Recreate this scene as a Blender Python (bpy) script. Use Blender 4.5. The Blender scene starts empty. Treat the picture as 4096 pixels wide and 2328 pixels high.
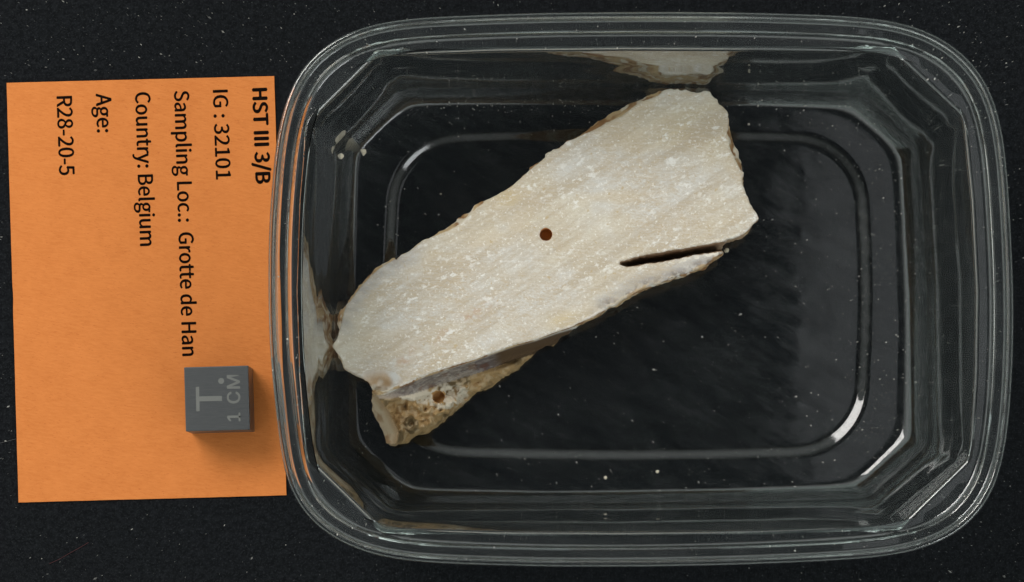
import bpy, bmesh, math, random
import numpy as np
from mathutils import Vector, Matrix
from mathutils.bvhtree import BVHTree

# ------------------------------------------------------------------ camera, light
MM = 0.001
D = 650.0                       # camera height above the table, mm
S = 25.3                        # photograph pixels per mm on the table
PPX, PPY = 2230.0, 2250.0       # foot of the optical axis, photograph pixels
CX, CY = (PPX - 2048) / S, -(PPY - 1164) / S

sc = bpy.context.scene
cam = bpy.data.cameras.new('camera')
cam.sensor_width = 36.0
cam.lens = 36.0 * D / (4096 / S)
cam.shift_x = (2048 - PPX) / 4096
cam.shift_y = (PPY - 1164) / 4096
cam.clip_start, cam.clip_end = 0.02, 10.0
cam_o = bpy.data.objects.new('camera', cam)
cam_o.location = (CX * MM, CY * MM, D * MM)
sc.collection.objects.link(cam_o)
sc.camera = cam_o

world = bpy.data.worlds.new('World'); sc.world = world; world.use_nodes = True
bg = world.node_tree.nodes['Background']
# background gradient shaped for rim lines and fill: pale all round, dark overhead
wt = world.node_tree
_tc = wt.nodes.new('ShaderNodeTexCoord'); _sx = wt.nodes.new('ShaderNodeSeparateXYZ'); _rp = wt.nodes.new('ShaderNodeValToRGB')
wt.links.new(_tc.outputs['Generated'], _sx.inputs[0]); wt.links.new(_sx.outputs['Z'], _rp.inputs['Fac'])
_e = _rp.color_ramp.elements
_e[0].position, _e[0].color = 0.0, (0.30, 0.33, 0.32, 1)
_e[1].position, _e[1].color = 1.0, (0.045, 0.05, 0.055, 1)
for _p, _k in ((0.25, 1.05), (0.58, 1.0), (0.80, 0.32), (0.90, 0.06)):
    _m = _e.new(_p); _m.color = (0.95 * _k, 1.0 * _k, 0.97 * _k, 1)
wt.links.new(_rp.outputs['Color'], bg.inputs['Color'])
bg.inputs['Strength'].default_value = 1.0


def lamp(name, loc, aim, sx, sy, power, col):
    l = bpy.data.lights.new(name, 'AREA'); l.shape = 'RECTANGLE'
    l.size, l.size_y, l.energy, l.color = sx * MM, sy * MM, power, col
    o = bpy.data.objects.new(name, l)
    o.location = Vector(loc) * MM
    o.rotation_euler = (Vector(aim) - Vector(loc)).to_track_quat('-Z', 'Y').to_euler()
    sc.collection.objects.link(o)
    return o


lamp('key_lamp', (-310, 290, 560), (0, 0, 0), 300, 300, 2.9, (1.0, 0.975, 0.94))
lamp('fill_lamp', (330, -310, 560), (0, 0, 0), 230, 230, 0.75, (0.95, 0.98, 1.0))
lamp('floor_sheen_lamp', (180, 100, 660), (180, 100, 0), 190, 320, 0.055, (0.95, 0.97, 1.0))  # unseen dim lamp added for the grey sheen on the tub floor

sc.view_settings.view_transform = 'Standard'
sc.view_settings.look = 'None'
sc.view_settings.exposure = 0.15
sc.view_settings.gamma = 1.0
sc.view_settings.use_curve_mapping = False
sc.render.engine = 'CYCLES'
cy = sc.cycles
cy.use_denoising = True
cy.max_bounces, cy.transmission_bounces, cy.glossy_bounces, cy.diffuse_bounces = 14, 14, 8, 3
cy.sample_clamp_indirect = 1.3
cy.denoising_prefilter = 'ACCURATE'
cy.blur_glossy = 0.8
cy.caustics_reflective = False

# ------------------------------------------------------------------ helpers
rng = np.random.default_rng(7)
random.seed(7)


def W(px, py, z=0.0):
    """photograph pixel at height z (mm) -> world mm"""
    k = (D - z) / D / S
    return np.stack([CX + (np.asarray(px, float) - PPX) * k,
                     CY - (np.asarray(py, float) - PPY) * k], -1)


def link(o, parent=None):
    sc.collection.objects.link(o)
    if parent is not None:
        o.parent = parent
    return o


def mesh_obj(name, verts, faces, mat, parent=None, smooth=False, normals=None, attrs=None):
    me = bpy.data.meshes.new(name)
    me.from_pydata((np.asarray(verts, float) * MM).tolist(), [], [tuple(map(int, f)) for f in faces])
    if smooth:
        me.polygons.foreach_set('use_smooth', [True] * len(me.polygons))
    if attrs:
        for k, v in attrs.items():
            v = np.asarray(v, np.float32)
            if v.ndim == 1:
                a = me.attributes.new(k, 'FLOAT', 'POINT'); a.data.foreach_set('value', v)
            else:
                a = me.attributes.new(k, 'FLOAT_COLOR', 'POINT')
                a.data.foreach_set('color', np.concatenate([v, np.ones((len(v), 1), np.float32)], 1).ravel())
    me.update()
    if normals is not None:
        me.normals_split_custom_set_from_vertices(np.asarray(normals, float).tolist())
    if mat:
        me.materials.append(mat)
    return link(bpy.data.objects.new(name, me), parent)


def tag(o, label=None, cat=None, group=None, kind=None):
    for k, v in (('label', label), ('category', cat), ('group', group), ('kind', kind)):
        if v:
            o[k] = v
    return o


def empty(name, loc):
    o = bpy.data.objects.new(name, None)
    o.empty_display_size = 0.005
    o.location = Vector(loc) * MM
    return link(o)


def smoothstep(a, b, x):
    t = np.clip((x - a) / (b - a), 0, 1)
    return t * t * (3 - 2 * t)


_lat = np.random.default_rng(99).random((64, 64, 64)).astype(np.float32)


def noise3(x, y, z, f):
    """value noise in 0..1 at frequency f (cycles per mm)"""
    x, y, z = np.broadcast_arrays(np.asarray(x) * f, np.asarray(y) * f, np.asarray(z) * f)
    xi, yi, zi = np.floor(x).astype(int), np.floor(y).astype(int), np.floor(z).astype(int)
    u, v, w = x - xi, y - yi, z - zi
    u, v, w = u * u * (3 - 2 * u), v * v * (3 - 2 * v), w * w * (3 - 2 * w)
    o = 0
    for a in (0, 1):
        for b in (0, 1):
            for c in (0, 1):
                o = o + (u if a else 1 - u) * (v if b else 1 - v) * (w if c else 1 - w) * \
                    _lat[(xi + a) & 63, (yi + b) & 63, (zi + c) & 63]
    return o


def fbm(x, y, z, f, n=3):
    s, a, t = 0, 1.0, 0
    for i in range(n):
        s = s + a * noise3(np.asarray(x) + 17.3 * i, np.asarray(y) - 9.1 * i, np.asarray(z) + 5.7 * i, f * 2 ** i)
        t += a; a *= 0.5
    return s / t


def poly_sd(poly, X, Y):
    """signed distance to a closed polygon, negative inside"""
    d2 = np.full(X.shape, 1e9); ins = np.zeros(X.shape, bool)
    n = len(poly)
    for i in range(n):
        ax, ay = poly[i]; bx, by = poly[(i + 1) % n]
        ex, ey = bx - ax, by - ay
        wx, wy = X - ax, Y - ay
        t = np.clip((wx * ex + wy * ey) / (ex * ex + ey * ey + 1e-12), 0, 1)
        d2 = np.minimum(d2, (wx - ex * t) ** 2 + (wy - ey * t) ** 2)
        c = ((ay <= Y) & (by > Y)) | ((by <= Y) & (ay > Y))
        xc = ax + (Y - ay) / (ey if abs(ey) > 1e-9 else 1e-9) * ex
        ins ^= c & (X < xc)
    d = np.sqrt(d2)
    return np.where(ins, -d, d)


# ------------------------------------------------------------------ materials
def new_mat(name):
    m = bpy.data.materials.new(name); m.use_nodes = True
    nt = m.node_tree
    return m, nt, nt.nodes['Principled BSDF']


def nd(nt, t, **kw):
    n = nt.nodes.new(t)
    for k, v in kw.items():
        if k in n.inputs:
            n.inputs[k].default_value = v
        else:
            setattr(n, k, v)
    return n


def coords(nt, scale=(1, 1, 1), rot=(0, 0, 0)):
    """object coordinates in millimetres"""
    tc = nd(nt, 'ShaderNodeTexCoord'); turn = nd(nt, 'ShaderNodeMapping'); mp = nd(nt, 'ShaderNodeMapping')
    turn.inputs['Rotation'].default_value = rot              # turn first, then stretch along the turned axes
    mp.inputs['Scale'].default_value = tuple(1000 * s for s in scale)
    nt.links.new(tc.outputs['Object'], turn.inputs['Vector'])
    nt.links.new(turn.outputs['Vector'], mp.inputs['Vector'])
    return mp.outputs['Vector']


def ramp(nt, src, stops):
    r = nd(nt, 'ShaderNodeValToRGB')
    e = r.color_ramp.elements
    while len(e) < len(stops):
        e.new(0.5)
    for q, (p, c) in zip(e, stops):
        q.position = p
        q.color = (c, c, c, 1) if not hasattr(c, '__len__') else (*c, 1)
    nt.links.new(src, r.inputs['Fac'])
    return r.outputs['Color']


def mixc(nt, fac, a, b, mode='MIX'):
    m = nt.nodes.new('ShaderNodeMix'); m.data_type = 'RGBA'; m.blend_type = mode
    ins = [i for i in m.inputs if i.enabled]
    for sock, v in zip(ins, (fac, a, b)):
        if hasattr(v, 'is_linked'):
            nt.links.new(v, sock)
        elif hasattr(v, '__len__'):
            sock.default_value = (*v, 1)
        else:
            sock.default_value = v
    return [o for o in m.outputs if o.enabled][0]


def noise(nt, vec, scale, detail=3.0, rough=0.55):
    n = nd(nt, 'ShaderNodeTexNoise', Scale=scale, Detail=detail, Roughness=rough)
    nt.links.new(vec, n.inputs['Vector'])
    return n.outputs['Fac']


def bump(nt, bsdf, h, strength, dist_mm):
    b = nd(nt, 'ShaderNodeBump', Strength=strength, Distance=dist_mm * MM)
    nt.links.new(h, b.inputs['Height'])
    nt.links.new(b.outputs['Normal'], bsdf.inputs['Normal'])


# table: dull black board with faint grain
M_table, nt, b = new_mat('black_board')
v = coords(nt)
g1 = noise(nt, v, 0.05, 4, 0.6); g2 = noise(nt, v, 3.2, 3, 0.65); g3 = noise(nt, v, 1.1, 4, 0.7)
c = mixc(nt, g1, (0.0012, 0.0017, 0.0025), (0.0028, 0.0035, 0.0045))
c = mixc(nt, ramp(nt, g3, [(0.42, 0.0), (0.68, 0.8)]), c, (0.0090, 0.0104, 0.0122))
c = mixc(nt, ramp(nt, g2, [(0.52, 0.0), (0.72, 1.0)]), c, (0.016, 0.0178, 0.020))
nt.links.new(c, b.inputs['Base Color'])
b.inputs['Roughness'].default_value = 0.75
b.inputs['Specular IOR Level'].default_value = 0.08
bump(nt, b, g2, 0.5, 0.05)

# orange card
M_card, nt, b = new_mat('orange_card')
v = coords(nt, (1, 1, 1)); vs = coords(nt, (0.35, 1.4, 1), (0, 0, 0.15))
f1 = noise(nt, vs, 2.2, 4, 0.65); f2 = noise(nt, v, 0.25, 3, 0.5); f3 = noise(nt, vs, 5.0, 2, 0.6)
c = mixc(nt, f1, (0.475, 0.132, 0.025), (0.66, 0.228, 0.060))
c = mixc(nt, ramp(nt, f2, [(0.35, 0.0), (0.7, 0.35)]), c, (0.66, 0.22, 0.055))
c = mixc(nt, ramp(nt, f3, [(0.62, 0.0), (0.74, 0.6)]), c, (0.40, 0.09, 0.018))
nt.links.new(c, b.inputs['Base Color'])
b.inputs['Roughness'].default_value = 0.85
b.inputs['Specular IOR Level'].default_value = 0.2
bump(nt, b, f1, 0.6, 0.09)

M_ink, nt, b = new_mat('black_ink')
v = coords(nt); f = noise(nt, v, 6.0, 2, 0.6)
ink = nd(nt, 'ShaderNodeBsdfDiffuse')                       # toner: no sheen
nt.links.new(mixc(nt, ramp(nt, f, [(0.45, 0.0), (0.8, 1.0)]), (0.005, 0.0035, 0.003), (0.022, 0.010, 0.006)), ink.inputs['Color'])
nt.links.new(ink.outputs[0], nt.nodes['Material Output'].inputs['Surface'])

# brushed grey metal cube
M_cube, nt, b = new_mat('brushed_grey_metal')
v = coords(nt, (0.25, 6.0, 6.0)); f = noise(nt, v, 1.6, 5, 0.7)
v2 = coords(nt); f2 = noise(nt, v2, 0.5, 2)
c = mixc(nt, f, (0.042, 0.046, 0.048), (0.120, 0.125, 0.127))
c = mixc(nt, ramp(nt, f2, [(0.3, 0.0), (0.8, 0.4)]), c, (0.070, 0.075, 0.079))
nt.links.new(c, b.inputs['Base Color'])
b.inputs['Metallic'].default_value = 0.5
b.inputs['Roughness'].default_value = 0.38
bump(nt, b, f, 0.25, 0.03)
M_mark, nt, b = new_mat('etched_grey_mark')
b.inputs['Base Color'].default_value = (0.135, 0.138, 0.128, 1)
b.inputs['Roughness'].default_value = 0.7

# stone: large zones come from the vertex colour "zone", flecks and saw marks from nodes
M_stone, nt, b = new_mat('cream_calcite')
zone = nd(nt, 'ShaderNodeAttribute', attribute_name='zone').outputs['Color']
sawn = nd(nt, 'ShaderNodeAttribute', attribute_name='sawn').outputs['Fac']
v = coords(nt); vsaw = coords(nt, (0.18, 2.2, 1.0), (0, 0, 0.07)); vs2 = coords(nt, (0.75, 1.25, 1), (0, 0, -0.3))
saw = noise(nt, vsaw, 1.7, 4, 0.7)
mott = noise(nt, vs2, 0.9, 5, 0.68)
fine = noise(nt, v, 4.5, 3, 0.7)
flk = noise(nt, vs2, 1.0, 4, 0.66)
flk2 = noise(nt, coords(nt, (1, 1, 1), (0, 0, 1.0)), 2.4, 3, 0.65)


def mul(nt, a, bb):
    m = nd(nt, 'ShaderNodeMath', operation='MULTIPLY')
    for i, q in enumerate((a, bb)):
        if hasattr(q, 'is_linked'):
            nt.links.new(q, m.inputs[i])
        else:
            m.inputs[i].default_value = q
    return m.outputs[0]


clus = noise(nt, v, 0.11, 3, 0.6)
clus2 = noise(nt, coords(nt, (1, 1, 1), (0, 0, 1.7)), 0.09, 4, 0.65)
pore = noise(nt, coords(nt, (1, 1, 1), (0, 0, 2.0)), 0.9, 2, 0.5)
grain = noise(nt, coords(nt, (0.7, 1.5, 1), (0, 0, 0.12)), 3.4, 4, 0.72)
grain2 = noise(nt, coords(nt, (0.5, 1.4, 1), (0, 0, 0.05)), 1.4, 4, 0.7)
diag = noise(nt, coords(nt, (0.07, 0.6, 1), (0, 0, -0.56)), 0.62, 6, 0.7)
patch = ramp(nt, clus2, [(0.38, 0.25), (0.62, 1.0)])
c = mixc(nt, mul(nt, ramp(nt, diag, [(0.45, 0.0), (0.60, 0.85)]), sawn), zone, (0.46, 0.395, 0.305))
c = mixc(nt, mul(nt, mul(nt, ramp(nt, mott, [(0.44, 0.0), (0.64, 0.55)]), patch), sawn), c, (0.55, 0.465, 0.345))
c = mixc(nt, mul(nt, mul(nt, ramp(nt, grain, [(0.40, 0.9), (0.56, 0.0)]), patch), sawn), c, (0.49, 0.40, 0.28))
c = mixc(nt, mul(nt, mul(nt, ramp(nt, grain2, [(0.40, 0.65), (0.54, 0.0)]), patch), sawn), c, (0.54, 0.45, 0.325))
c = mixc(nt, mul(nt, ramp(nt, saw, [(0.50, 0.0), (0.68, 0.32)]), sawn), c, (0.72, 0.71, 0.68))
fk = mul(nt, ramp(nt, flk, [(0.555, 0.0), (0.63, 0.85)]), ramp(nt, clus, [(0.40, 0.10), (0.60, 1.0)]))
c = mixc(nt, mul(nt, fk, sawn), c, (0.82, 0.815, 0.785))
c = mixc(nt, mul(nt, ramp(nt, flk2, [(0.60, 0.0), (0.67, 0.75)]), sawn), c, (0.82, 0.81, 0.775))
c = mixc(nt, mul(nt, ramp(nt, pore, [(0.69, 0.0), (0.75, 0.7)]), sawn), c, (0.50, 0.38, 0.21))
c = mixc(nt, ramp(nt, fine, [(0.3, 0.35), (0.7, 0.0)]), c, mixc(nt, 1.0, c, (0.68, 0.61, 0.52), 'MULTIPLY'))
nt.links.new(c, b.inputs['Base Color'])
b.inputs['Roughness'].default_value = 0.7
b.inputs['Specular IOR Level'].default_value = 0.3
hh = nd(nt, 'ShaderNodeMath', operation='ADD'); nt.links.new(saw, hh.inputs[0]); nt.links.new(fine, hh.inputs[1])
bump(nt, b, hh.outputs[0], 0.35, 0.08)

# clear plastic: moulded, a little hazy; the floor is clearer with scuffed patches
def plastic(name, haze_lo, haze_hi, rough, rscale):
    m, nt, b = new_mat(name)
    b.inputs['Base Color'].default_value = (0.93, 0.985, 0.965, 1)
    b.inputs['IOR'].default_value = 1.57
    v = coords(nt); vx = coords(nt, (0.35, 1.0, 1.0), (0, 0, 0.5))
    nt.links.new(ramp(nt, noise(nt, vx, 0.22, 6, 0.75), [(0.42, 1 - haze_lo), (0.68, 1 - haze_hi)]), b.inputs['Transmission Weight'])
    nt.links.new(ramp(nt, noise(nt, vx, rscale, 5, 0.7), [(0.38, rough * .12), (0.72, rough)]), b.inputs['Roughness'])
    bump(nt, b, noise(nt, v, 0.11, 2, 0.5), 0.09, 0.35)
    return m


M_tub = plastic('clear_plastic', 0.008, 0.018, 0.035, 0.12)
M_floor = plastic('scuffed_clear_plastic', 0.0, 0.006, 0.17, 0.55)

M_dust, nt, b = new_mat('pale_dust')
nt.links.new(mixc(nt, nd(nt, 'ShaderNodeAttribute', attribute_name='lum').outputs['Fac'], (0.02, 0.022, 0.024), (0.62, 0.60, 0.54)), b.inputs['Base Color'])
b.inputs['Roughness'].default_value = 0.9
M_crumb, nt, b = new_mat('crumb_stone')
v = coords(nt)
nt.links.new(mixc(nt, noise(nt, v, 2.0, 3), (0.50, 0.42, 0.29), (0.72, 0.68, 0.58)), b.inputs['Base Color'])
b.inputs['Roughness'].default_value = 0.9
M_red, nt, b = new_mat('red_fibre'); b.inputs['Base Color'].default_value = (0.05, 0.007, 0.008, 1)
M_hair, nt, b = new_mat('pale_fibre'); b.inputs['Base Color'].default_value = (0.06, 0.06, 0.06, 1)

# ------------------------------------------------------------------ table
T = 600
table = mesh_obj('tabletop', [(-T, -T, 0), (T, -T, 0), (T, T, 0), (-T, T, 0)], [(0, 1, 2, 3)], M_table)
tag(table, 'matt black board under everything', 'tabletop', kind='structure')

# ------------------------------------------------------------------ orange card
ZC = 0.32


def card_mesh():
    cor = [W(*p, ZC) for p in ((26, 331), (1097, 304), (1146, 1981), (74, 2010))]
    pts = []
    n = 60
    for i in range(4):
        a, bq = cor[i], cor[(i + 1) % 4]
        nrm = np.array([-(bq - a)[1], (bq - a)[0]]); nrm /= np.linalg.norm(nrm)
        for k in range(n):
            t = k / n
            p = a + (bq - a) * t + nrm * 0.05 * (float(noise3(t * 37 + i * 11, 0.3, 0.7, 1.0)) - 0.5)
            if i == 3 and 0.46 < t < 0.52:
                p = p - nrm * 0.07 * math.sin((t - 0.46) / 0.06 * math.pi)
            pts.append(p)
    return np.array(pts)


cp = card_mesh()
card = empty('orange_card', (*cp.mean(0), 0))
tag(card, 'orange paper label card with six printed lines, partly under the tub rim', 'label card')
c0 = cp.mean(0)
cl = cp - c0
n = len(cl)
vv = [(x, y, 0.02) for x, y in cl] + [(x, y, ZC - .05) for x, y in cl] + [(x * .9988, y * .9993, ZC) for x, y in cl]
ff = [tuple(range(n)), tuple(range(2 * n, 3 * n))[::-1]]
for k in range(2):
    ff += [(k * n + (i + 1) % n, k * n + i, (k + 1) * n + i, (k + 1) * n + (i + 1) % n) for i in range(n)]
mesh_obj('paper_sheet', vv, ff, M_card, card)


def bundled_font(name):
    # a typeface that ships with Blender itself; the built-in one if it is missing
    import os
    try:
        return bpy.data.fonts.load(os.path.join(bpy.utils.system_resource('DATAFILES', path='fonts'), name))
    except Exception:
        return None


FONT_CARD, FONT_CUBE = bundled_font('Noto Sans CJK Regular.woff2'), bundled_font('Inter.woff2')


def text_mesh(s, font=None, spacing=1.0):
    cu = bpy.data.curves.new('txt', 'FONT')
    cu.body = s; cu.size = 1.0; cu.space_character = spacing
    if font is not None:
        cu.font = font
    cu.resolution_u = 4; cu.fill_mode = 'FRONT'
    o = bpy.data.objects.new('txt', cu); sc.collection.objects.link(o)
    bpy.context.view_layer.update()
    me = bpy.data.meshes.new_from_object(o.evaluated_get(bpy.context.evaluated_depsgraph_get()))
    V = np.array([q.co for q in me.vertices])
    F = [tuple(p.vertices) for p in me.polygons]
    bpy.data.objects.remove(o); bpy.data.curves.remove(cu); bpy.data.meshes.remove(me)
    return V, F


CAP = {}


def cap_height(font):
    if font not in CAP:
        V, _ = text_mesh('H', font)
        CAP[font] = (V[:, 1].min(), V[:, 1].max())
    return CAP[font]


def letters(s, a, e, cap, font, bold, spacing=1.0):
    """flat lettering along the baseline a->e; bold prints it again a hair to the side"""
    V, F = text_mesh(s, font, spacing)
    lo, hi = cap_height(font)
    a, e = np.asarray(a), np.asarray(e)
    d = (e - a); L = np.linalg.norm(d); d = d / L
    nrm = np.array([-d[1], d[0]])
    u = (V[:, 0] - V[:, 0].min()) / np.ptp(V[:, 0]) * L
    w = (V[:, 1] - lo) / (hi - lo) * cap
    f0 = F[0]
    pa = np.column_stack([u, w])[list(f0)]
    if np.sum(pa[:, 0] * np.roll(pa[:, 1], -1) - np.roll(pa[:, 0], -1) * pa[:, 1]) < 0:
        F = [f_[::-1] for f_ in F]                         # letters face upwards
    allP, allF = [], []
    for k, (ou, ow) in enumerate([(0, 0)] if not bold else [(-1, 0), (1, 0), (0, .6), (0, -.6), (0, 0)]):
        q = a[None] + (u + ou * bold)[:, None] * d + (w + ow * bold)[:, None] * nrm
        allF += [tuple(x + len(V) * k for x in f_) for f_ in F]
        allP.append(np.column_stack([q, np.full(len(q), k * .004)]))
    return np.vstack(allP), allF


def print_line(s, start, end, cap_px, z, parent, p0, mat, bold=0.0):
    q, F = letters(s, W(*start, z), W(*end, z), cap_px * (D - z) / D / S, FONT_CARD, bold)
    q = q - np.array([p0[0], p0[1], -z])
    return mesh_obj('printed_line', q, F, mat, parent)


zp = ZC + 0.03
for s, a, e, h, bo in (
        ('HST III 3/B', (1010, 356), (1024, 733), 57, 0.14),
        ('IG : 32101', (852, 362), (865, 717), 58, 0.075),
        ('Sampling Loc.:  Grotte de Han', (697, 365), (730, 1423), 58, 0.075),
        ('Country: Belgium', (541, 371), (561, 983), 59, 0.075),
        ('Age:', (384, 376), (389, 529), 60, 0.075),
        ('R28-20-5', (227, 387), (238, 700), 60, 0.075)):
    o = print_line(s, a, e, h, zp, card, (*c0, 0), M_ink, bold=bo)
    o['label'] = 'black printed line reading ' + ' '.join(s.split())

# ------------------------------------------------------------------ scale cube
cc = W(868, 1594, ZC + 10)
cube = empty('scale_cube', (*cc, ZC + 0.01))
tag(cube, 'small grey brushed metal one centimetre cube standing on the orange card', 'scale cube')
cang = math.radians(1.6)
bm = bmesh.new(); bmesh.ops.create_cube(bm, size=10)
bmesh.ops.translate(bm, verts=bm.verts, vec=(0, 0, 5))
bmesh.ops.bevel(bm, geom=bm.edges[:], offset=0.13, segments=2, affect='EDGES', profile=0.5)
vv = [tuple(q.co) for q in bm.verts]; ff = [[q.index for q in f.verts] for f in bm.faces]; bm.free()
mesh_obj('cube_body', vv, ff, M_cube, cube)
cube.rotation_euler = (0, 0, cang)


def zc2(X, Y):
    return (X / 1.456, 1100 + Y / 1.456)


def cube_local(X, Y):
    p = W(*zc2(X, Y), ZC + 10) - cc
    ca, sa = math.cos(-cang), math.sin(-cang)
    return (p[0] * ca - p[1] * sa, p[0] * sa + p[1] * ca)


ZT = 10.012
tv = [cube_local(*p) for p in ((1140, 652), (1160, 650), (1161, 707), (1292, 704), (1293, 733), (1162, 736), (1163, 793), (1143, 794))]
mesh_obj('etched_letter', [(x, y, ZT) for x, y in tv], [tuple(range(8))[::-1]], M_mark, cube)
dx, dy = cube_local(1288, 617)
mesh_obj('etched_dot', [(dx + .46 * math.cos(t), dy + .46 * math.sin(t), ZT) for t in np.linspace(0, 2 * math.pi, 24, endpoint=False)],
         [tuple(range(24))], M_mark, cube)
q, F = letters('1 CM', cube_local(1399, 850), cube_local(1396, 584), 1.98, FONT_CUBE, 0.07, 1.1)
mesh_obj('etched_size_text', q + np.array([0, 0, ZT]), F, M_mark, cube)

# ------------------------------------------------------------------ clear tub
Z_RIM, Z_LEDGE, Z_FOLD, Z_FLOOR, Z_INNER, TH = 41.0, 38.0, 6.5, 1.20, 0.56, 0.42
rim_px = [(1074, 900), (1102, 556), (1148, 371), (1185, 290), (1247, 216), (1346, 142), (1445, 102), (1618, 71), (1927, 57), (2200, 49),
          (2600, 46), (3000, 48), (3371, 60), (3556, 76), (3680, 104), (3803, 166), (3896, 243), (3964, 348), (4001, 459), (4026, 618), (4045, 900),
          (4056, 1164), (4055, 1400), (4047, 1559), (4035, 1719), (4009, 1878), (3971, 1985), (3894, 2092), (3792, 2162), (3665, 2208), (3537, 2229), (3282, 2247), (2900, 2262),
          (2550, 2268), (2200, 2268), (1892, 2260), (1637, 2248), (1484, 2222), (1357, 2174), (1255, 2105), (1185, 2024), (1146, 1942), (1121, 1814), (1096, 1591), (1077, 1400), (1071, 1150)]
oct_px = [(1241, 477), (1504, 216), (2000, 198), (2500, 193), (3050, 195), (3578, 204), (3856, 464), (3890, 800), (3908, 1164), (3903, 1500), (3882, 1833), (3604, 2104),
          (3050, 2126), (2500, 2133), (2000, 2131), (1526, 2117), (1242, 1840), (1212, 1500), (1200, 1164), (1212, 800)]
fold_px = [(1371, 580), (1600, 346), (2500, 350), (3455, 362), (3680, 580), (3712, 1164), (3716, 1789), (3474, 1999), (2500, 2016), (1586, 2018), (1344, 1795), (1340, 1164)]
flo_px = [(1436, 640), (1450, 605), (1480, 570), (1575, 480), (1620, 448), (1667, 436), (1865, 428), (2500, 424), (3000, 430), (3309, 445), (3402, 476), (3494, 544), (3550, 600), (3575, 680), (3588, 900),
          (3600, 1300), (3592, 1687), (3569, 1751), (3455, 1872), (3400, 1912), (3282, 1929), (2900, 1945), (2200, 1957), (1733, 1944), (1637, 1925), (1586, 1891), (1472, 1782), (1440, 1731), (1427, 1527), (1424, 1100)]


def rr_px(x0, y0, x1, y1, r, bow=12):
    pts = []
    for (ccx, ccy, a0) in ((x0 + r, y0 + r, 180), (x1 - r, y0 + r, 270), (x1 - r, y1 - r, 0), (x0 + r, y1 - r, 90)):
        for a in np.linspace(a0, a0 + 90, 12):
            pts.append((ccx + r * math.cos(math.radians(a)), ccy + r * math.sin(math.radians(a))))
    mx, my = (x0 + x1) / 2, (y0 + y1) / 2
    out = []
    for i, p in enumerate(pts):
        out.append(p)
        if i % 12 == 11:
            q = pts[(i + 1) % 48]
            for t in (.25, .5, .75):
                bx = bow * 4 * t * (1 - t)
                m = (p[0] + (q[0] - p[0]) * t, p[1] + (q[1] - p[1]) * t)
                dvx, dvy = (0, np.sign(m[1] - my)) if abs(p[1] - q[1]) < abs(p[0] - q[0]) else (np.sign(m[0] - mx), 0)
                out.append((m[0] + dvx * bx, m[1] + dvy * bx))
    return out


ringo_px = rr_px(1538, 520, 3480, 1838, 300)
ringi_px = rr_px(1600, 580, 3420, 1776, 250)

NT = 720
tub_c = W(2543, 1165, 15)


def radial(pts_mm, smooth=0.0):
    """resample a star-shaped closed polyline to NT fixed directions"""
    p = np.asarray(pts_mm) - tub_c
    q = np.concatenate([p, p[:1]])
    dense = np.concatenate([q[i] + (q[i + 1] - q[i]) * np.linspace(0, 1, 60, endpoint=False)[:, None] for i in range(len(p))])
    th = np.unwrap(np.arctan2(dense[:, 1], dense[:, 0]))
    if th[-1] < th[0]:
        th, dense = th[::-1], dense[::-1]
    r = np.hypot(dense[:, 0], dense[:, 1])
    order = np.argsort(th % (2 * math.pi))
    tt = (th % (2 * math.pi))[order]; rr = r[order]
    res = np.interp(TH_ANG, tt, rr, period=2 * math.pi)
    loop = np.stack([np.cos(TH_ANG), np.sin(TH_ANG)], -1) * res[:, None]
    if smooth:
        k = np.exp(-0.5 * (np.arange(-40, 41) / smooth) ** 2); k /= k.sum()
        ext = np.concatenate([loop[-40:], loop, loop[:40]])
        loop = np.stack([np.convolve(ext[:, i], k, 'valid') for i in (0, 1)], -1)
    return loop + tub_c


# directions: denser towards the corners
_base = W(*np.array(rim_px, float).T, 20) - tub_c
TH_ANG = np.linspace(0, 2 * math.pi, NT, endpoint=False)
_l = radial(_base + tub_c)
seg = np.r_[0, np.cumsum(np.linalg.norm(np.diff(np.r_[_l, _l[:1]], axis=0), axis=1))]
angs = np.r_[TH_ANG, 2 * math.pi]
TH_ANG = np.interp(np.linspace(0, seg[-1], NT, endpoint=False), seg, angs)


def LP(px, z, smooth=0.0):
    return radial(W(*np.array(px, float).T, z), smooth)


def inset(loop, d):
    t = np.roll(loop, -1, 0) - np.roll(loop, 1, 0)
    nrm = np.stack([-t[:, 1], t[:, 0]], -1)
    nrm /= np.linalg.norm(nrm, axis=1)[:, None]
    return loop + nrm * d


def fillet(pts, radii, seg=6):
    """round the corners of an open polyline in (inset, z)"""
    out = [np.array(pts[0], float)]
    for i in range(1, len(pts) - 1):
        a, p, c = (np.array(q, float) for q in (pts[i - 1], pts[i], pts[i + 1]))
        r = radii[i]
        u, w = (a - p) / np.linalg.norm(a - p), (c - p) / np.linalg.norm(c - p)
        ang = math.acos(np.clip(u @ w, -1, 1))
        tlen = min(r / math.tan(ang / 2), np.linalg.norm(a - p) * .48, np.linalg.norm(c - p) * .48)
        for t in np.linspace(0, 1, seg):
            out.append((1 - t) ** 2 * (p + u * tlen) + 2 * t * (1 - t) * p + t * t * (p + w * tlen))
    out.append(np.array(pts[-1], float))
    return out


R0 = LP(rim_px, Z_RIM, 7.0)
prof = [(-0.05, 35.2), (0.0, Z_RIM), (0.95, Z_RIM), (1.15, 39.6), (2.75, 39.45), (2.95, Z_LEDGE), (4.7, Z_LEDGE)]
rad = [0, .75, .55, .55, .5, 1.4, 0]
OCT = LP(oct_px, Z_LEDGE, 1.5); FOLD = LP(fold_px, Z_FOLD, 2.2); FLO = LP(flo_px, Z_FLOOR, 3.0)
RO, RI = LP(ringo_px, Z_FLOOR, 2.0), LP(ringi_px, Z_FLOOR, 2.0)
OCT_O = inset(OCT, -0.4)


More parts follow.
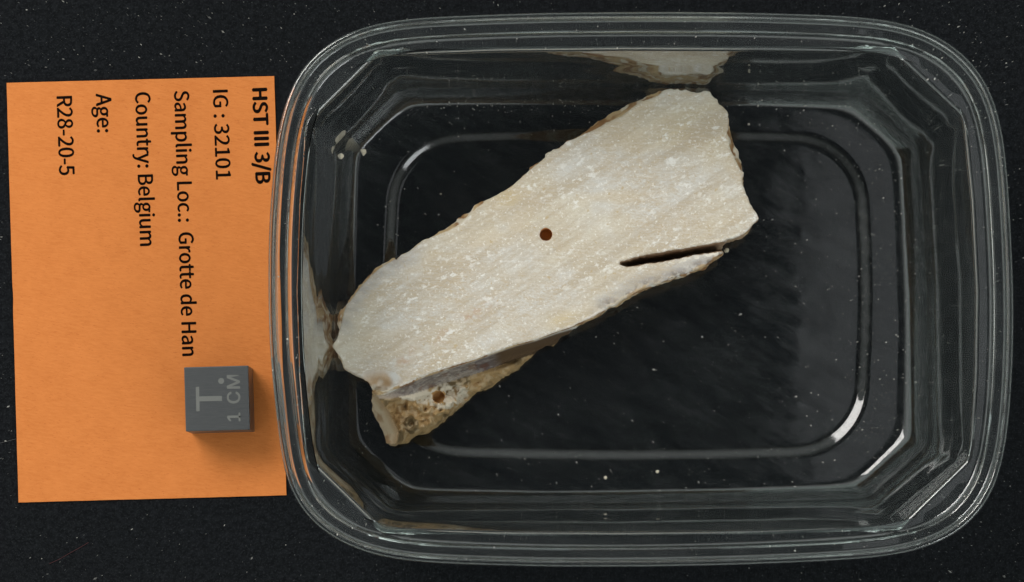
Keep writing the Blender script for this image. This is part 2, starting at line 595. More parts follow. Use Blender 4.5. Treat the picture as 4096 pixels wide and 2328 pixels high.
def dish(loop2):
    # the ledge rises towards the outside in the corners, where it is widest
    dd = np.linalg.norm(loop2 - tub_c, axis=1) - np.linalg.norm(OCT_O - tub_c, axis=1)
    dd = np.clip(dd - 1.2, 0, 6)
    return np.minimum(0.075 * dd * dd, 1.15)


loops, tags_ = [], []
for s_, z_ in fillet(prof, rad, 7):
    L_ = inset(R0, s_)
    zz = z_ + dish(L_) * smoothstep(2.6, 3.0, s_) * smoothstep(40, 38.6, z_)
    loops.append(np.column_stack([L_, np.full(NT, zz) if np.isscalar(zz) else zz])); tags_.append('rim')
last = loops[-1][:, :2]


def add(loop2, z, t):
    loops.append(np.column_stack([loop2, np.full(NT, z) if np.isscalar(z) else z])); tags_.append(t)


for k in (.8, .6, .4, .2, 0):
    L_ = last * k + OCT_O * (1 - k)
    add(L_, Z_LEDGE + dish(L_), 'ledge')
for t in np.linspace(0, 1, 7)[1:]:                       # rounded edge of the opening
    a_ = t * math.pi / 2
    add(inset(OCT, -.4 + .75 * math.sin(a_)), Z_LEDGE - .75 * (1 - math.cos(a_)), 'ledge')
W0 = inset(OCT, .35)
for t in np.linspace(0, 1, 15)[1:]:
    k = 0.0
    u_ = t ** .68
    L_ = W0 * (1 - u_) + FOLD * u_
    L_ = inset(L_, -0.10 * math.exp(-((t - .42) / .08) ** 2))
    add(L_, (Z_LEDGE - .75) * (1 - t) + (Z_FOLD) * t, 'wall')
for t in np.linspace(0, 1, 9)[1:]:                       # rounded lower edge
    a_ = t
    zz = Z_FLOOR + (Z_FOLD - Z_FLOOR) * (1 - t) ** 2.3
    add(FOLD * (1 - t) + FLO * t, zz, 'base')
add(tub_c + (FLO - tub_c) * .985, Z_FLOOR, 'base')
add(tub_c + (RO - tub_c) * 1.02, Z_FLOOR, 'base')
for t in np.linspace(0, 1, 15):                          # sloping step down to the inner floor
    k = np.clip((t - .04) / .92, 0, 1); k = .35 * k + .65 * k * k * (3 - 2 * k)
    add(RO * (1 - t) + RI * t, Z_FLOOR + (Z_INNER - Z_FLOOR) * k, 'ring')
for k in (0.97, 0.8, 0.6, 0.4, 0.2, 0.06):
    add(tub_c + (RI - tub_c) * k, Z_INNER, 'floor')

LO = np.array(loops)                                     # (rows, NT, 3)
NR = len(LO)
top_v = LO.reshape(-1, 3)
cen = len(top_v)
top_v = np.vstack([top_v, [*tub_c, Z_INNER]])
quads = []; qtag = []; qcol = []
for r in range(NR - 1):
    for i in range(NT):
        j = (i + 1) % NT
        quads.append((r * NT + i, r * NT + j, (r + 1) * NT + j, (r + 1) * NT + i)); qtag.append(tags_[r + 1]); qcol.append(i)
tris = [((NR - 1) * NT + i, (NR - 1) * NT + (i + 1) % NT, cen) for i in range(NT)]
Q = np.array(quads)


def vnormals(V, Q, T=None):
    N = np.zeros_like(V)
    fn = np.cross(V[Q[:, 2]] - V[Q[:, 0]], V[Q[:, 3]] - V[Q[:, 1]]) if Q.shape[1] == 4 else np.cross(V[Q[:, 1]] - V[Q[:, 0]], V[Q[:, 2]] - V[Q[:, 0]])
    for k in range(Q.shape[1]):
        np.add.at(N, Q[:, k], fn)
    if T is not None:
        ft = np.cross(V[T[:, 1]] - V[T[:, 0]], V[T[:, 2]] - V[T[:, 0]])
        for k in range(3):
            np.add.at(N, T[:, k], ft)
    return N / np.maximum(np.linalg.norm(N, axis=1), 1e-12)[:, None]


TN = vnormals(top_v, Q, np.array(tris))
if TN[cen][2] < 0:
    Q = Q[:, ::-1]; tris = [t[::-1] for t in tris]; TN = -TN
bot_v = top_v - TN * TH
nv = len(top_v)
ALLV = np.vstack([top_v, bot_v])
faces, ftag, fcol = [], [], []
for q, t, cidx in zip(Q.tolist(), qtag, qcol):
    faces.append(tuple(q)); ftag.append(t); fcol.append(cidx)
    faces.append(tuple(x + nv for x in q[::-1])); ftag.append(t); fcol.append(cidx)
for t in tris:
    faces.append(tuple(t)); ftag.append('floor'); fcol.append(0)
    faces.append(tuple(x + nv for x in t[::-1])); ftag.append('floor'); fcol.append(0)
flip = TN[cen][2] > 0
for i in range(NT):                                      # close the skirt's lower edge
    j = (i + 1) % NT
    faces.append((j, i, i + nv, j + nv) if not flip else (i, j, j + nv, i + nv)); ftag.append('rim'); fcol.append(i)
ALLN = np.vstack([TN, -TN])
# eight wall panels: find the octagon corners as indices
cor_xy = W(*np.array([oct_px[i] for i in (0, 1, 5, 6, 10, 11, 15, 16)], float).T, Z_LEDGE)
cor_i = sorted(int(np.argmin(np.linalg.norm(OCT - p, axis=1))) for p in cor_xy)


def panel_of(i):
    for k in range(8):
        a_, b_ = cor_i[k], cor_i[(k + 1) % 8]
        if (a_ <= i < b_) if a_ < b_ else (i >= a_ or i < b_):
            return k
    return 0


plen = [(cor_i[(k + 1) % 8] - cor_i[k]) % NT for k in range(8)]
tub = empty('plastic_tub', (*tub_c, 0))
tag(tub, 'clear plastic rectangular tub with stepped rim holding the cream stone', 'tub')
off = np.array([*tub_c, 0.0])


def sub_tub(name, sel, parent=tub, mat=M_tub):
    fs = [faces[i] for i in sel]
    used = sorted({x for f in fs for x in f}); mp = {x: k for k, x in enumerate(used)}
    return mesh_obj(name, ALLV[used] - off, [[mp[x] for x in f] for f in fs], mat, parent, True, ALLN[used])


idx = {}
for i, t in enumerate(ftag):
    key = t if t != 'wall' else ('wall', panel_of(fcol[i]))
    idx.setdefault(key, []).append(i)
rim_o = sub_tub('rim', idx['rim'])
sub_tub('ledge', idx['ledge'], rim_o)
for k in range(8):
    sub_tub('corner_panel' if plen[k] < 80 else 'side_wall', idx[('wall', k)])
base_o = sub_tub('base', idx['base'], mat=M_floor)
sub_tub('floor_step', idx['ring'], base_o, M_floor)
sub_tub('floor_panel', idx['floor'], base_o, M_floor)
tub_bvh = BVHTree.FromPolygons([tuple(v) for v in top_v], [tuple(q) for q in Q.tolist()] + [tuple(t) for t in tris])

# ------------------------------------------------------------------ stone specimen
ZB, ZS = 1.24, 12.6            # underside and sawn face heights
out_px = [(1333, 1378), (1347, 1353), (1356, 1316), (1350, 1296), (1349, 1260), (1358, 1238), (1372, 1230), (1403, 1188), (1434, 1144), (1469, 1107), (1500, 1076), (1537, 1051), (1569, 1032), (1578, 1030), (1584, 1036), (1606, 1016),
          (1637, 1004), (1659, 988), (1669, 976), (1691, 958), (1722, 949), (1737, 941), (1750, 929), (1787, 907), (1825, 882), (1831, 872), (1850, 857), (1884, 843), (1900, 819), (1944, 794), (1972, 785), (2009, 764), (2041, 749),
          (2078, 714), (2116, 683), (2119, 667), (2131, 664), (2150, 652), (2178, 630), (2181, 617), (2212, 599), (2234, 591), (2259, 574), (2266, 561), (2303, 552), (2334, 532), (2366, 504), (2391, 483), (2437, 453), (2475, 433),
          (2503, 419), (2559, 397), (2600, 377), (2631, 363), (2675, 357), (2691, 357), (2737, 361), (2781, 368), (2812, 365), (2837, 366), (2847, 377), (2878, 413), (2903, 442), (2912, 458), (2911, 465), (2916, 486), (2917, 505),
          (2925, 530), (2925, 546), (2937, 567), (2956, 596), (2962, 627), (2970, 658), (2975, 705), (2975, 742), (2984, 780), (2994, 791), (3003, 819), (3028, 854), (3037, 874), (3019, 891), (3000, 913), (2994, 926), (2972, 946),
          (2925, 957), (2908, 961), (2896, 1006), (2887, 1019), (2862, 1035), (2825, 1066), (2800, 1076), (2747, 1099), (2706, 1110), (2659, 1130), (2612, 1144), (2581, 1154), (2550, 1172), (2487, 1205), (2469, 1222), (2444, 1228),
          (2416, 1247), (2375, 1272), (2316, 1295), (2291, 1311), (2281, 1325), (2253, 1337), (2231, 1359), (2216, 1378), (2187, 1378), (2137, 1416), (2091, 1453), (2075, 1475), (2050, 1487), (2009, 1512), (1962, 1544), (1900, 1575),
          (1869, 1600), (1847, 1625), (1822, 1644), (1803, 1666), (1769, 1691), (1744, 1712), (1712, 1728), (1678, 1745), (1666, 1744), (1641, 1756), (1631, 1772), (1594, 1780), (1562, 1778), (1541, 1772), (1528, 1737), (1516, 1709),
          (1487, 1666), (1478, 1634), (1481, 1603), (1487, 1560), (1484, 1546), (1472, 1528), (1456, 1514), (1428, 1503), (1387, 1478), (1375, 1466), (1356, 1428), (1334, 1391)]
# flat sawn face (inside the silhouette where the crust slopes away)
face_px = [(1333, 1378), (1347, 1353), (1360, 1316), (1372, 1270), (1382, 1232), (1412, 1190), (1443, 1148), (1478, 1112), (1509, 1083), (1540, 1060), (1570, 1044), (1606, 1020), (1637, 1006), (1669, 978), (1691, 961), (1722, 951), (1745, 943),
           (1800, 921), (1845, 893), (1870, 870), (1890, 848), (1915, 826), (1950, 803), (1990, 780), (2041, 751), (2116, 686), (2150, 654), (2181, 620), (2234, 594), (2266, 566), (2300, 556), (2378, 520), (2430, 492), (2487, 464), (2520, 440), (2559, 410), (2600, 396), (2631, 384), (2660, 364),
           (2691, 350), (2837, 355), (2960, 480), (2905, 520), (2912, 555), (2919, 596), (2941, 642), (2962, 683), (3000, 700), (3060, 870), (3019, 896), (2985, 925), (2960, 940), (2908, 956), (2890, 1008), (2880, 1014), (2855, 1031), (2818, 1061), (2795, 1070), (2742, 1093), (2703, 1104),
           (2655, 1124), (2608, 1138), (2577, 1148), (2547, 1166), (2484, 1199), (2465, 1216), (2440, 1222), (2412, 1241), (2371, 1266), (2312, 1292), (2294, 1305), (2219, 1328), (2141, 1356), (2063, 1376), (2000, 1398), (1894, 1437), (1769, 1475), (1675, 1508), (1581, 1544), (1544, 1560),
           (1500, 1562), (1470, 1560), (1440, 1520), (1387, 1490), (1370, 1466), (1350, 1428), (1334, 1391)]
slot_px = [(2477, 1052), (2484, 1043), (2503, 1040), (2534, 1029), (2572, 1019), (2612, 1013), (2659, 1005), (2722, 994), (2769, 987), (2816, 977), (2878, 968), (2930, 955), (3000, 930), (3000, 1000), (2900, 1005),
           (2831, 1014), (2769, 1024), (2675, 1045), (2581, 1059), (2534, 1067), (2503, 1068), (2481, 1063)]
end_px = [(1491, 1556), (1506, 1581), (1531, 1612), (1556, 1641), (1575, 1681), (1591, 1712), (1600, 1737), (1590, 1790), (1400, 1800), (1400, 1556)]   # end face region


def P(px, z):
    return W(*np.array(px, float).T, z)


st = 0.2
x0, y0 = W(1320, 1800, ZS) - 1.0
x1, y1 = W(3060, 340, ZS) + 1.0
gx, gy = np.arange(x0, x1, st), np.arange(y0, y1, st)
gz = np.arange(ZB - .6, ZS + .9, st)
GX, GY = np.meshgrid(gx, gy, indexing='ij')
d_out = poly_sd(P(out_px, ZS), GX, GY)
d_face = poly_sd(P(face_px, ZS), GX, GY)
d_slot = poly_sd(P(slot_px, ZS), GX, GY)
d_end = poly_sd(P(end_px, 7.0), GX, GY)
# coordinate along the groove
ga, gb = W(1500, 1580, ZS), W(2290, 1308, ZS)
gd = (gb - ga); gl = np.linalg.norm(gd); gd /= gl
tg = (GX - ga[0]) * gd[0] + (GY - ga[1]) * gd[1]
low = np.clip(tg / gl, 0, 1)                      # 0 at the left end of the groove, 1 at the right
sgn = (GX - ga[0]) * gd[1] - (GY - ga[1]) * gd[0]      # positive on the lower (ledge) side
is_ledge = smoothstep(-0.6, 0.3, sgn) * (tg > -4) * (tg < gl + 0.6)
n_lo = fbm(GX, GY, 0, 0.22, 4); n_mid = fbm(GX, GY, 3, 0.8, 3); n_hi = fbm(GX, GY, 9, 2.0, 2)
H_face = ZS + 0.10 * (n_lo - .5) + 0.05 * (n_hi - .5)
# the face dips at the lower left, just before the groove begins
dip = np.exp(-(((GX - W(1515, 1545, ZS)[0]) / 3.4) ** 2 + ((GY - W(1515, 1560, ZS)[1]) / 2.4) ** 2))
H_face = H_face - 1.0 * dip - 1.0 * dip * n_mid - .8 * dip * n_hi
crust = np.maximum(d_face, 0)
H_crust = ZS - 0.1 - 1.35 * crust - 1.5 * (n_mid - .45) * smoothstep(0.1, .7, crust) - 0.25 * (n_hi - .5)
depth = 0.8 + 4.3 * smoothstep(0.0, .38, low)
wallw = 1.15 + 0.7 * smoothstep(0, .2, low) - 0.9 * smoothstep(.7, 1., low)
ledge_h = ZS - depth - 0.2 * np.maximum(sgn - 2.2, 0) - 1.3 * smoothstep(.45, .7, low) * np.exp(-((sgn - 1.4) / .9) ** 2)
pit = smoothstep(.50, .36, fbm(GX, GY, 21, 0.33, 3)) * 1.7 + smoothstep(.46, .34, fbm(GX, GY, 40, 0.9, 2)) * .7
rough_on = smoothstep(wallw + .2, wallw + 1.2, sgn)
ledge_h = ledge_h + rough_on * (-pit * (.45 + .55 * smoothstep(.6, .2, low)) + 1.6 * (n_mid - .5) + 1.5 * (n_hi - .5)) - rough_on * .8 * smoothstep(.4, .9, low)
ledge_h = ledge_h - 1.5 * smoothstep(-1.2, 0.1, d_out)
ledge_wall = ZS - depth * smoothstep(0, 1, np.clip(d_face / wallw, 0, 1)) ** .8
H_ledge = np.where(d_face < wallw, ledge_wall, np.minimum(ledge_h, ZS - depth * .85))
H = np.where(d_face < 0, H_face, np.where(is_ledge > .5, H_ledge, H_crust))
e_in = np.maximum(-d_end, 0) * (is_ledge > .5)
H = np.where((d_end < 0) & (sgn > -.2) & (d_face > 0), ZS - depth - .15 - 1.75 * e_in + .45 * (n_lo - .5) + .2 * (n_mid - .5), H)
H = np.maximum(H, ZB + .4)
# solid on the grid
Z3 = gz[None, None, :]
depth3 = np.maximum(ZS - Z3, 0)
n3 = noise3(GX[:, :, None], GY[:, :, None], Z3, .7) - .5
n3b = noise3(GX[:, :, None], GY[:, :, None], Z3 + 31, 1.7) - .5
side = (d_out + 0.10 * (n_mid - .5))[:, :, None] + 0.05 * depth3 + 0.55 * n3 * np.minimum(depth3, 2) / 2 + .38 * n3b + .22 * (noise3(GX[:, :, None], GY[:, :, None], Z3 + 57, 2.6) - .5)
f = np.maximum((Z3 - H[:, :, None]) * .8, side)
f = np.maximum(f, ZB + 0.5 * n3 - Z3)
f = np.maximum(f, -((d_slot + .05 + .20 * (n_hi - .5))[:, :, None] + 0.095 * depth3 + .16 * n3b))
h1 = W(2184, 937, ZS); h2 = W(1755, 1588, 7.5)
r1 = np.hypot(GX - h1[0], GY - h1[1]) - 0.98
r2 = np.hypot((GX - h2[0]) * .95, GY - h2[1]) - 0.92
f = np.maximum(f, np.minimum(-(r1[:, :, None] + .10 * n3b), Z3 - (ZS - 3.4)))
f = np.maximum(f, np.minimum(-(r2[:, :, None] + .25 * n3b), Z3 - (ZS - 6.9)))
f[0], f[-1], f[:, 0], f[:, -1], f[:, :, 0], f[:, :, -1] = (1,) * 6


def surface_nets(f, ox, oy, oz, st):
    s = f < 0
    nx, ny, nz = f.shape
    c = np.zeros((nx - 1, ny - 1, nz - 1), np.int8)
    corners = [(a, b_, c_) for a in (0, 1) for b_ in (0, 1) for c_ in (0, 1)]
    for a, b_, c_ in corners:
        c += s[a:nx - 1 + a, b_:ny - 1 + b_, c_:nz - 1 + c_]
    act = (c > 0) & (c < 8)
    ids = np.full(act.shape, -1, np.int64)
    I, J, K = np.nonzero(act)
    ids[I, J, K] = np.arange(len(I))
    acc = np.zeros((len(I), 3)); cnt = np.zeros(len(I))
    for a in corners:
        for ax in range(3):
            if a[ax] == 1:
                continue
            b_ = list(a); b_[ax] = 1
            fa = f[I + a[0], J + a[1], K + a[2]]; fb = f[I + b_[0], J + b_[1], K + b_[2]]
            m = (fa < 0) != (fb < 0)
            t = np.where(m, fa / np.where(m, fa - fb, 1), 0)
            p = np.array(a, float)[None] + 0 * acc
            p[:, ax] += t
            acc += p * m[:, None]; cnt += m
    V = (acc / cnt[:, None] + np.stack([I, J, K], -1)) * st + np.array([ox, oy, oz])
    quads = []
    for ax in range(3):
        u, w = [(1, 2), (2, 0), (0, 1)][ax]
        sl0 = [slice(None)] * 3; sl1 = [slice(None)] * 3
        sl0[ax] = slice(0, -1); sl1[ax] = slice(1, None)
        ch = s[tuple(sl0)] != s[tuple(sl1)]
        E = np.stack(np.nonzero(ch), -1)
        ok = (E[:, u] > 0) & (E[:, w] > 0) & (E[:, u] < f.shape[u] - 1) & (E[:, w] < f.shape[w] - 1)
        E = E[ok]
        ins = s[E[:, 0], E[:, 1], E[:, 2]]

        def cell(du, dw):
            C = E.copy(); C[:, u] -= du; C[:, w] -= dw
            return ids[C[:, 0], C[:, 1], C[:, 2]]
        q = np.stack([cell(1, 1), cell(0, 1), cell(0, 0), cell(1, 0)], -1)
        q[~ins] = q[~ins][:, ::-1]
        quads.append(q)
    return V, np.concatenate(quads)


SV, SQ = surface_nets(f, gx[0], gy[0], gz[0], st)
SN = vnormals(SV, SQ)
cam_p = np.array([CX, CY, D])


def samp(A, V):
    """bilinear lookup of a grid field at vertices"""
    u = np.clip((V[:, 0] - gx[0]) / st, 0, len(gx) - 1.001); w = np.clip((V[:, 1] - gy[0]) / st, 0, len(gy) - 1.001)
    i, j = u.astype(int), w.astype(int); a, b_ = u - i, w - j
    return A[i, j] * (1 - a) * (1 - b_) + A[i + 1, j] * a * (1 - b_) + A[i, j + 1] * (1 - a) * b_ + A[i + 1, j + 1] * a * b_


vx, vy, vz = SV.T
vd_out, vd_face, vd_slot, vd_end, vsg, vtg = (samp(A, SV) for A in (d_out, d_face, d_slot, d_end, sgn, tg))
vr1, vr2 = np.hypot(vx - h1[0], vy - h1[1]), np.hypot(vx - h2[0], vy - h2[1])
on_top = (vz > ZS - .35) & (SN[:, 2] > .6)
V3 = fbm(vx, vy, vz, .12, 3); V4 = fbm(vx, vy, vz + 50, .5, 3); V5 = fbm(vx, vy, vz + 90, 1.6, 2)


def lerp(a, b_, t):
    return a + (np.asarray(b_) - a) * np.clip(t, 0, 1)[:, None]


cream = np.array([.64, .595, .495])
col = np.tile(cream, (len(SV), 1))
col = lerp(col, (.635, .63, .605), smoothstep(.40, .58, V3))
col = lerp(col, (.62, .54, .41), smoothstep(.52, .68, fbm(vx * .5, vy, vz + 20, .22, 3)) * .8)
sh = smoothstep(-4, 9, (W(2050, 1080, ZS)[1] - vy) + .45 * (vx - W(2050, 0, ZS)[0]))
col = lerp(col, (.65, .65, .635), .55 * sh * smoothstep(.3, .6, V4))
# grey bands just inside the natural edges, lower right and left
tedge = smoothstep(-3.6, -1.0, vd_out)
lowright = smoothstep(0.5, 5, vx - W(2300, 0, ZS)[0]) * smoothstep(-1.2, 1.6, W(0, 960, ZS)[1] - vy + .35 * (vx - W(2900, 0, ZS)[0]))
leftend = smoothstep(W(1760, 0, ZS)[0], W(1560, 0, ZS)[0], vx) * smoothstep(W(0, 1380, ZS)[1], W(0, 1300, ZS)[1], vy)
col = lerp(col, (.30, .285, .285), tedge * (lowright + leftend * .8) * np.clip(.55 + 1.8 * (fbm(vx * .35 + vy * .5, vy * 1.2, vz, .9, 3) - .42), 0, .95))
col = lerp(col, (.16, .14, .12), smoothstep(-1.8, -.3, vd_out) * lowright * smoothstep(.46, .60, V5) * .9)
# pink-brown streak
sa, sb = W(1560, 1480, ZS), W(1960, 1215, ZS)
sd = (sb - sa) / np.linalg.norm(sb - sa)
sdist = np.abs((vx - sa[0]) * sd[1] - (vy - sa[1]) * sd[0]); stt = (vx - sa[0]) * sd[0] + (vy - sa[1]) * sd[1]
col = lerp(col, (.46, .27, .17), np.exp(-(sdist / 1.0) ** 2) * smoothstep(-2, 3, stt) * smoothstep(24, 14, stt) * smoothstep(.34, .56, V4) * smoothstep(.36, .6, V5) * .85)
# yellowish rim zone at lower edge and top right
col = lerp(col, (.62, .49, .25), np.exp(-((vx - W(2270, 0, ZS)[0]) / 4) ** 2 - ((vy - W(0, 1285, ZS)[1]) / 1.6) ** 2) * .8)
col = lerp(col, (.60, .50, .30), np.exp(-((vx - W(2800, 0, ZS)[0]) / 5) ** 2 - ((vy - W(0, 520, ZS)[1]) / 4) ** 2) * .6)
col = lerp(col, (.56, .44, .24), np.exp(-((vx - W(2030, 0, ZS)[0]) / 2.2) ** 2 - ((vy - W(0, 790, ZS)[1]) / 1.4) ** 2) * .9)
dipv = np.exp(-(((vx - W(1525, 0, ZS)[0]) / 3.6) ** 2 + ((vy - W(0, 1530, ZS)[1]) / 2.0) ** 2))
col = lerp(col, (.50, .34, .19), dipv * smoothstep(.3, .6, V4))
# crust and natural sides: brown
crustm = ((vd_face > .05) & (vsg < .2)) | ((vd_out > -.38 - .3 * V5) & (lowright > .3) & (V4 < .56)) | ((SN[:, 2] < .55) & (vd_out > -1.3))
crustc = lerp(np.tile(np.array([.50, .36, .20]), (len(SV), 1)), (.27, .14, .055), smoothstep(.42, .62, V4))
crustc = lerp(crustc, (.62, .55, .44), smoothstep(.54, .66, fbm(vx, vy, vz + 70, .8, 2)))
col = np.where(crustm[:, None], crustc, col)
# ledge below the groove: olive brown with white patches
ledgem = (vsg > -.1) & (vd_face > .05) & (vz < ZS - .6) & (vtg > -4)
lc = lerp(np.tile(np.array([.40, .265, .12]), (len(SV), 1)), (.14, .095, .042), smoothstep(.44, .58, fbm(vx, vy, vz + 11, .38, 3)))
lc = lerp(lc, (.52, .40, .245), smoothstep(.50, .66, V5) * .75)
wp = np.exp(-((vx - W(1790, 0, 7)[0]) / 4.2) ** 2 - ((vy - W(0, 1585, 7)[1]) / 2.6) ** 2) + .8 * np.exp(-((vx - W(1650, 0, 7)[0]) / 4.5) ** 2 - ((vy - W(0, 1590, 7)[1]) / .8) ** 2)
lc = lerp(lc, (.64, .58, .47), .9 * smoothstep(.42, .62, wp * (.15 + 1.3 * V5)))
lc = lerp(lc, (.42, .28, .13), smoothstep(-1.2, -.3, vd_out) * (.1 + V5))
col = np.where(ledgem[:, None], lc, col)
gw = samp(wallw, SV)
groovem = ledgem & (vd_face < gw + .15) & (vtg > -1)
gc = lerp(np.tile(np.array([.145, .118, .112]), (len(SV), 1)), (.27, .235, .22), smoothstep(.45, .65, V5))  # groove stain, darkened further to hold the shade of the deep cut
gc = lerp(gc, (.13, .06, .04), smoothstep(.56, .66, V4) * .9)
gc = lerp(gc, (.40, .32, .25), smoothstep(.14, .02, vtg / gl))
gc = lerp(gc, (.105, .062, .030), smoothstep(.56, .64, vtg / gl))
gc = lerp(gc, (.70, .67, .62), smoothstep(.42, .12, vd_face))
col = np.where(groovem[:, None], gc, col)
endm = ledgem & (vd_end < 0) & (SN[:, 2] < .85)
ec = lerp(np.tile(np.array([.50, .405, .285]), (len(SV), 1)), (.33, .22, .125), smoothstep(.46, .64, V4))
ec = lerp(ec, (.36, .25, .14), smoothstep(-1.2, -.1, vd_end))
col = np.where(endm[:, None], ec, col)
holem = ((vr1 < 1.12) & (vz < ZS - .12)) | ((vr2 < 1.1) & (vz < 8.6) & ledgem & (SN[:, 2] < .8) )
col = np.where(((vr1 < 1.12) & (vz < ZS - .12))[:, None], np.array([.70, .39, .17]), col)
hole2 = (vr2 < 1.2) & ledgem & ((SN[:, 2] < .6) | ((vr2 < 1.0) & (vz < ZS - 5.9)))
col = np.where(hole2[:, None], np.array([.50, .29, .11]), col)
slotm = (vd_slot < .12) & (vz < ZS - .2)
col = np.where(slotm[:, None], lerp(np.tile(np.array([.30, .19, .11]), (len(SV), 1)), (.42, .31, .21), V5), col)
# chalky broken lips along the slot
col = lerp(col, (.80, .77, .69), np.where((vd_slot < .55) & on_top, smoothstep(.38, .5, V5), 0))
col = lerp(col, (.78, .76, .70), np.where((vd_out > -.45) & (vz > ZS - 1.0), smoothstep(.60, .68, V4) * lowright, 0))
greyz = tedge * np.clip(lowright + leftend, 0, 1)
col = lerp(col, (.76, .73, .67), np.where(on_top & (vd_face > -.35) & (np.abs(vsg) < 1.2) & (vtg > 4), .85, 0))
col = lerp(col, (.77, .74, .68), np.where(on_top & (vr1 < 1.3) & (V5 > .45), .8, 0))
sawnv = np.where(on_top & (vd_face < 0), 1.0 - .65 * greyz, np.where(groovem & (vtg < .5 * gl), .25, .0))

# parts by region
fc = SV[SQ].mean(1)


def fm(mask):
    return mask[SQ].mean(1) > .5


reg = np.zeros(len(SQ), int)
reg[fm(ledgem)] = 1
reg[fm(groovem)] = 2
reg[fm(endm)] = 3
reg[fm(slotm)] = 4
reg[fm((vr1 < 1.12) & (vz < ZS - .12))] = 5
reg[fm(hole2)] = 6
stone_c = np.array([*W(2180, 1050, ZS), ZB])
stone = empty('stone_slab', stone_c)
tag(stone, 'cream sawn cave stone slab with slot, drilled hole and broken brown ledge, lying in the tub', 'stone')
for r, nm in enumerate(('sawn_face', 'broken_ledge', 'saw_groove', 'end_face', 'saw_slot', 'drill_hole', 'drill_hole')):
    qs = SQ[reg == r]
    if not len(qs):
        continue
    used, inv = np.unique(qs, return_inverse=True)
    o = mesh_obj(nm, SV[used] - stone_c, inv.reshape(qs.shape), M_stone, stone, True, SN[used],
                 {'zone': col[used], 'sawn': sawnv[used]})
    if r == 1:
        o['label'] = 'rough brown broken ledge below the sawn groove'

# ------------------------------------------------------------------ crumbs, dust and fibres
def crumb_mesh(name, r, seed, flat=.4):
    bm = bmesh.new(); bmesh.ops.create_icosphere(bm, subdivisions=2, radius=1)
    rs = np.random.default_rng(seed)
    sx, sy = rs.uniform(.7, 1.3, 2)
    for q in bm.verts:
        k = .45 + 1.15 * float(noise3(q.co.x + seed, q.co.y, q.co.z, 1.9))
        q.co = Vector((q.co.x * sx * k, q.co.y * sy * k, q.co.z * k * flat)) * r
    vv = np.array([q.co for q in bm.verts]); ff = [[q.index for q in f_.verts] for f_ in bm.faces]; bm.free()
    vv[:, 2] -= vv[:, 2].min()
    return vv, ff


def tub_z(x, y):
    h = tub_bvh.ray_cast(Vector((x, y, 60)), Vector((0, 0, -1)))
    return h[0].z if h[0] is not None else None


for k, (px, py, r, lab) in enumerate((
        (1454, 608, .45, 'pale stone crumb on the tub floor at its upper left corner'),
        (1350, 600, .36, 'greyish crumb stuck on the tub wall near its upper left corner'),
        (2422, 1911, .26, 'white crumb near the lower edge of the tub floor, larger of a pair'),
        (2630, 1886, .22, 'small white crumb on the tub floor, right one of a pair by the lower edge'),
        (2905, 1003, .38, 'tan crumb at the pointed tip of the stone below the slot'),
        (1763, 776, .16, 'tiny tan crumb on the tub floor above the stone'),
        (2995, 497, .17, 'small tan crumb on the tub floor right of the stone top'))):
    z = 1.2
    for _ in range(6):
        p = W(px, py, z); z = tub_z(*p) or z
    if k == 4:
        z = Z_FLOOR
    vv, ff = crumb_mesh('stone_crumb', r, 20 + k)
    o = mesh_obj('stone_crumb', vv, ff, M_crumb)
    o.location = Vector((*p, z)) * MM
    tag(o, lab, 'crumb', 'stone crumbs in the tub')


def flakes(name, pts, sizes, elong, angs, zs, mat, ba=.7, bb=2.4):
    vv, ff, lum = [], [], []
    base = np.array([(-1, -.6, 0), (.2, -1, 0), (1, .3, 0), (-.2, 1, 0), (0, 0, .8)])
    for (x, y), s_, e_, a_, z_ in zip(pts, sizes, elong, angs, zs):
        k = len(vv); lum += [float(rng.beta(ba, bb))] * 5
        q = base * (1 + .35 * rng.standard_normal((5, 1)) * .5) * np.array([s_ * e_, s_, s_])
        ca, sa = math.cos(a_), math.sin(a_)
        for (u, w, h) in q:
            vv.append((x + u * ca - w * sa, y + u * sa + w * ca, z_ + h))
        ff += [(k, k + 1, k + 4), (k + 1, k + 2, k + 4), (k + 2, k + 3, k + 4), (k + 3, k, k + 4)]
    return mesh_obj(name, vv, ff, mat, attrs={'lum': lum})


# on the board
N1 = 8000
px = rng.uniform(-20, 4120, N1); py = rng.uniform(-20, 2350, N1)
keep = rng.random(N1) < (.35 + .5 * (px > 3200) + .35 * (py < 400) + .2 * (px < 1200))
keep &= fbm(px / S, py / S, 2.0, .05, 3) + .25 * rng.random(N1) > .58
px, py = px[keep], py[keep]
pts = W(px, py, 0)
inside = poly_sd(W(*np.array([(26, 331), (1097, 304), (1146, 1981), (74, 2010)], float).T, 0), pts[:, 0], pts[:, 1]) < .6
inside |= poly_sd(LP(fold_px, 0), pts[:, 0], pts[:, 1]) < 0
pts, px, py = pts[~inside], px[~inside], py[~inside]
m = len(pts)
ang = np.arctan2(-(py - 1164), px - 2048) + rng.normal(0, .2, m)       # the smear runs outwards from the middle
el = 1.2 + rng.uniform(.3, 1.6, m) * np.clip(np.hypot(px - 2048, py - 1164) / 1400, .3, 1.6)
sz = np.clip(rng.lognormal(-3.2, .5, m), .015, .15)
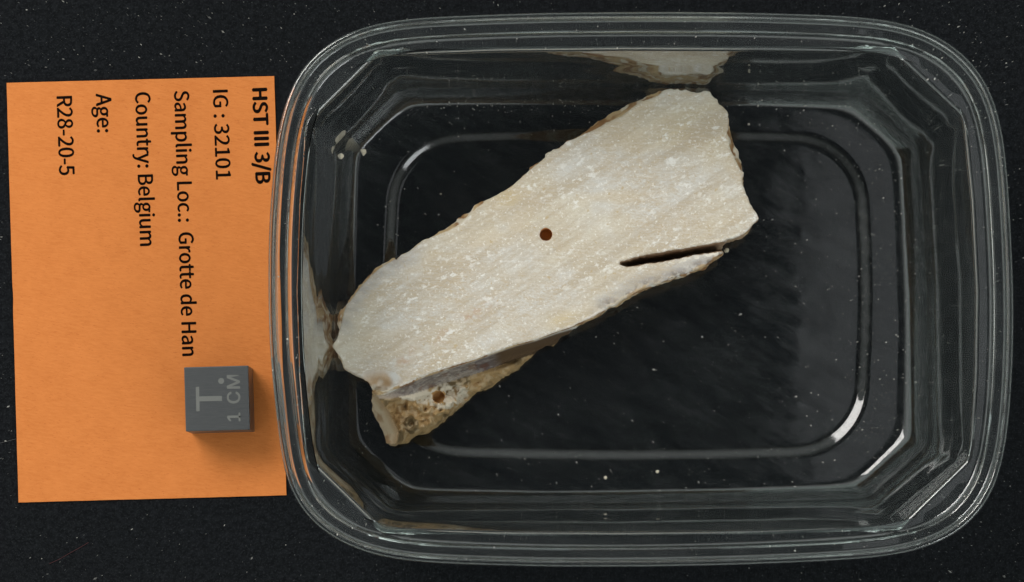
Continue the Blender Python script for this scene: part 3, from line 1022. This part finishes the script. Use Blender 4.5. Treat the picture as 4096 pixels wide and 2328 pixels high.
tag(flakes('board_dust', pts, sz, el, ang, np.full(m, .012), M_dust, .6, 3.6), 'pale dust specks scattered over the black board', 'dust', kind='stuff')

# in the tub
N2 = 2200
pts, zs, szs = [], [], []
st_out = P(out_px, ZS)
cand = np.column_stack([rng.uniform(tub_c[0] - 57, tub_c[0] + 57, N2), rng.uniform(tub_c[1] - 43, tub_c[1] + 43, N2)])
band = W(rng.uniform(1500, 3500, 500), rng.normal(400, 30, 500), 4)
band2 = W(rng.normal(3500, 140, 450), rng.uniform(420, 1850, 450), 1)
cand = np.vstack([cand, band, band2])
ok = poly_sd(st_out, cand[:, 0], cand[:, 1]) > .3
for x, y in cand[ok]:
    h = tub_bvh.ray_cast(Vector((x, y, 60)), Vector((0, 0, -1)))
    if h[0] is None or abs(h[1].z) < .45:
        continue
    pts.append((x, y)); zs.append(h[0].z + .01); szs.append(min(.13, rng.lognormal(-3.1, .45)))
m = len(pts)
tag(flakes('tub_dust', pts, szs, rng.uniform(1, 2.4, m), np.array([math.atan2(q[1], q[0]) for q in pts]) + rng.normal(0, .3, m), zs, M_dust, 1.0, 1.4), 'pale dust specks lying inside the clear tub', 'dust', kind='stuff')


def fibre(name, pix, rad_mm, mat, label, z=.08):
    p = W(*np.array(pix, float).T, 0)
    vv, ff = [], []
    for k in range(len(p)):
        t = p[min(k + 1, len(p) - 1)] - p[max(k - 1, 0)]; t = t / np.linalg.norm(t); nn = np.array([-t[1], t[0]])
        for a_ in range(6):
            c_, s_ = math.cos(a_ * math.pi / 3), math.sin(a_ * math.pi / 3)
            vv.append((*(p[k] + nn * c_ * rad_mm), z + s_ * rad_mm))
        if k:
            ff += [((k - 1) * 6 + i, (k - 1) * 6 + (i + 1) % 6, k * 6 + (i + 1) % 6, k * 6 + i) for i in range(6)]
    return tag(mesh_obj(name, vv, ff, mat), label, 'fibre')


fibre('red_fibre', [(197, 2255), (235, 2238), (275, 2215), (320, 2190), (354, 2170)], .035, M_red, 'thin dark red fibre on the board below the orange card')
fibre('pale_fibre', [(-10, 1775), (30, 1765), (66, 1755)], .03, M_hair, 'thin pale fibre on the board left of the orange card')
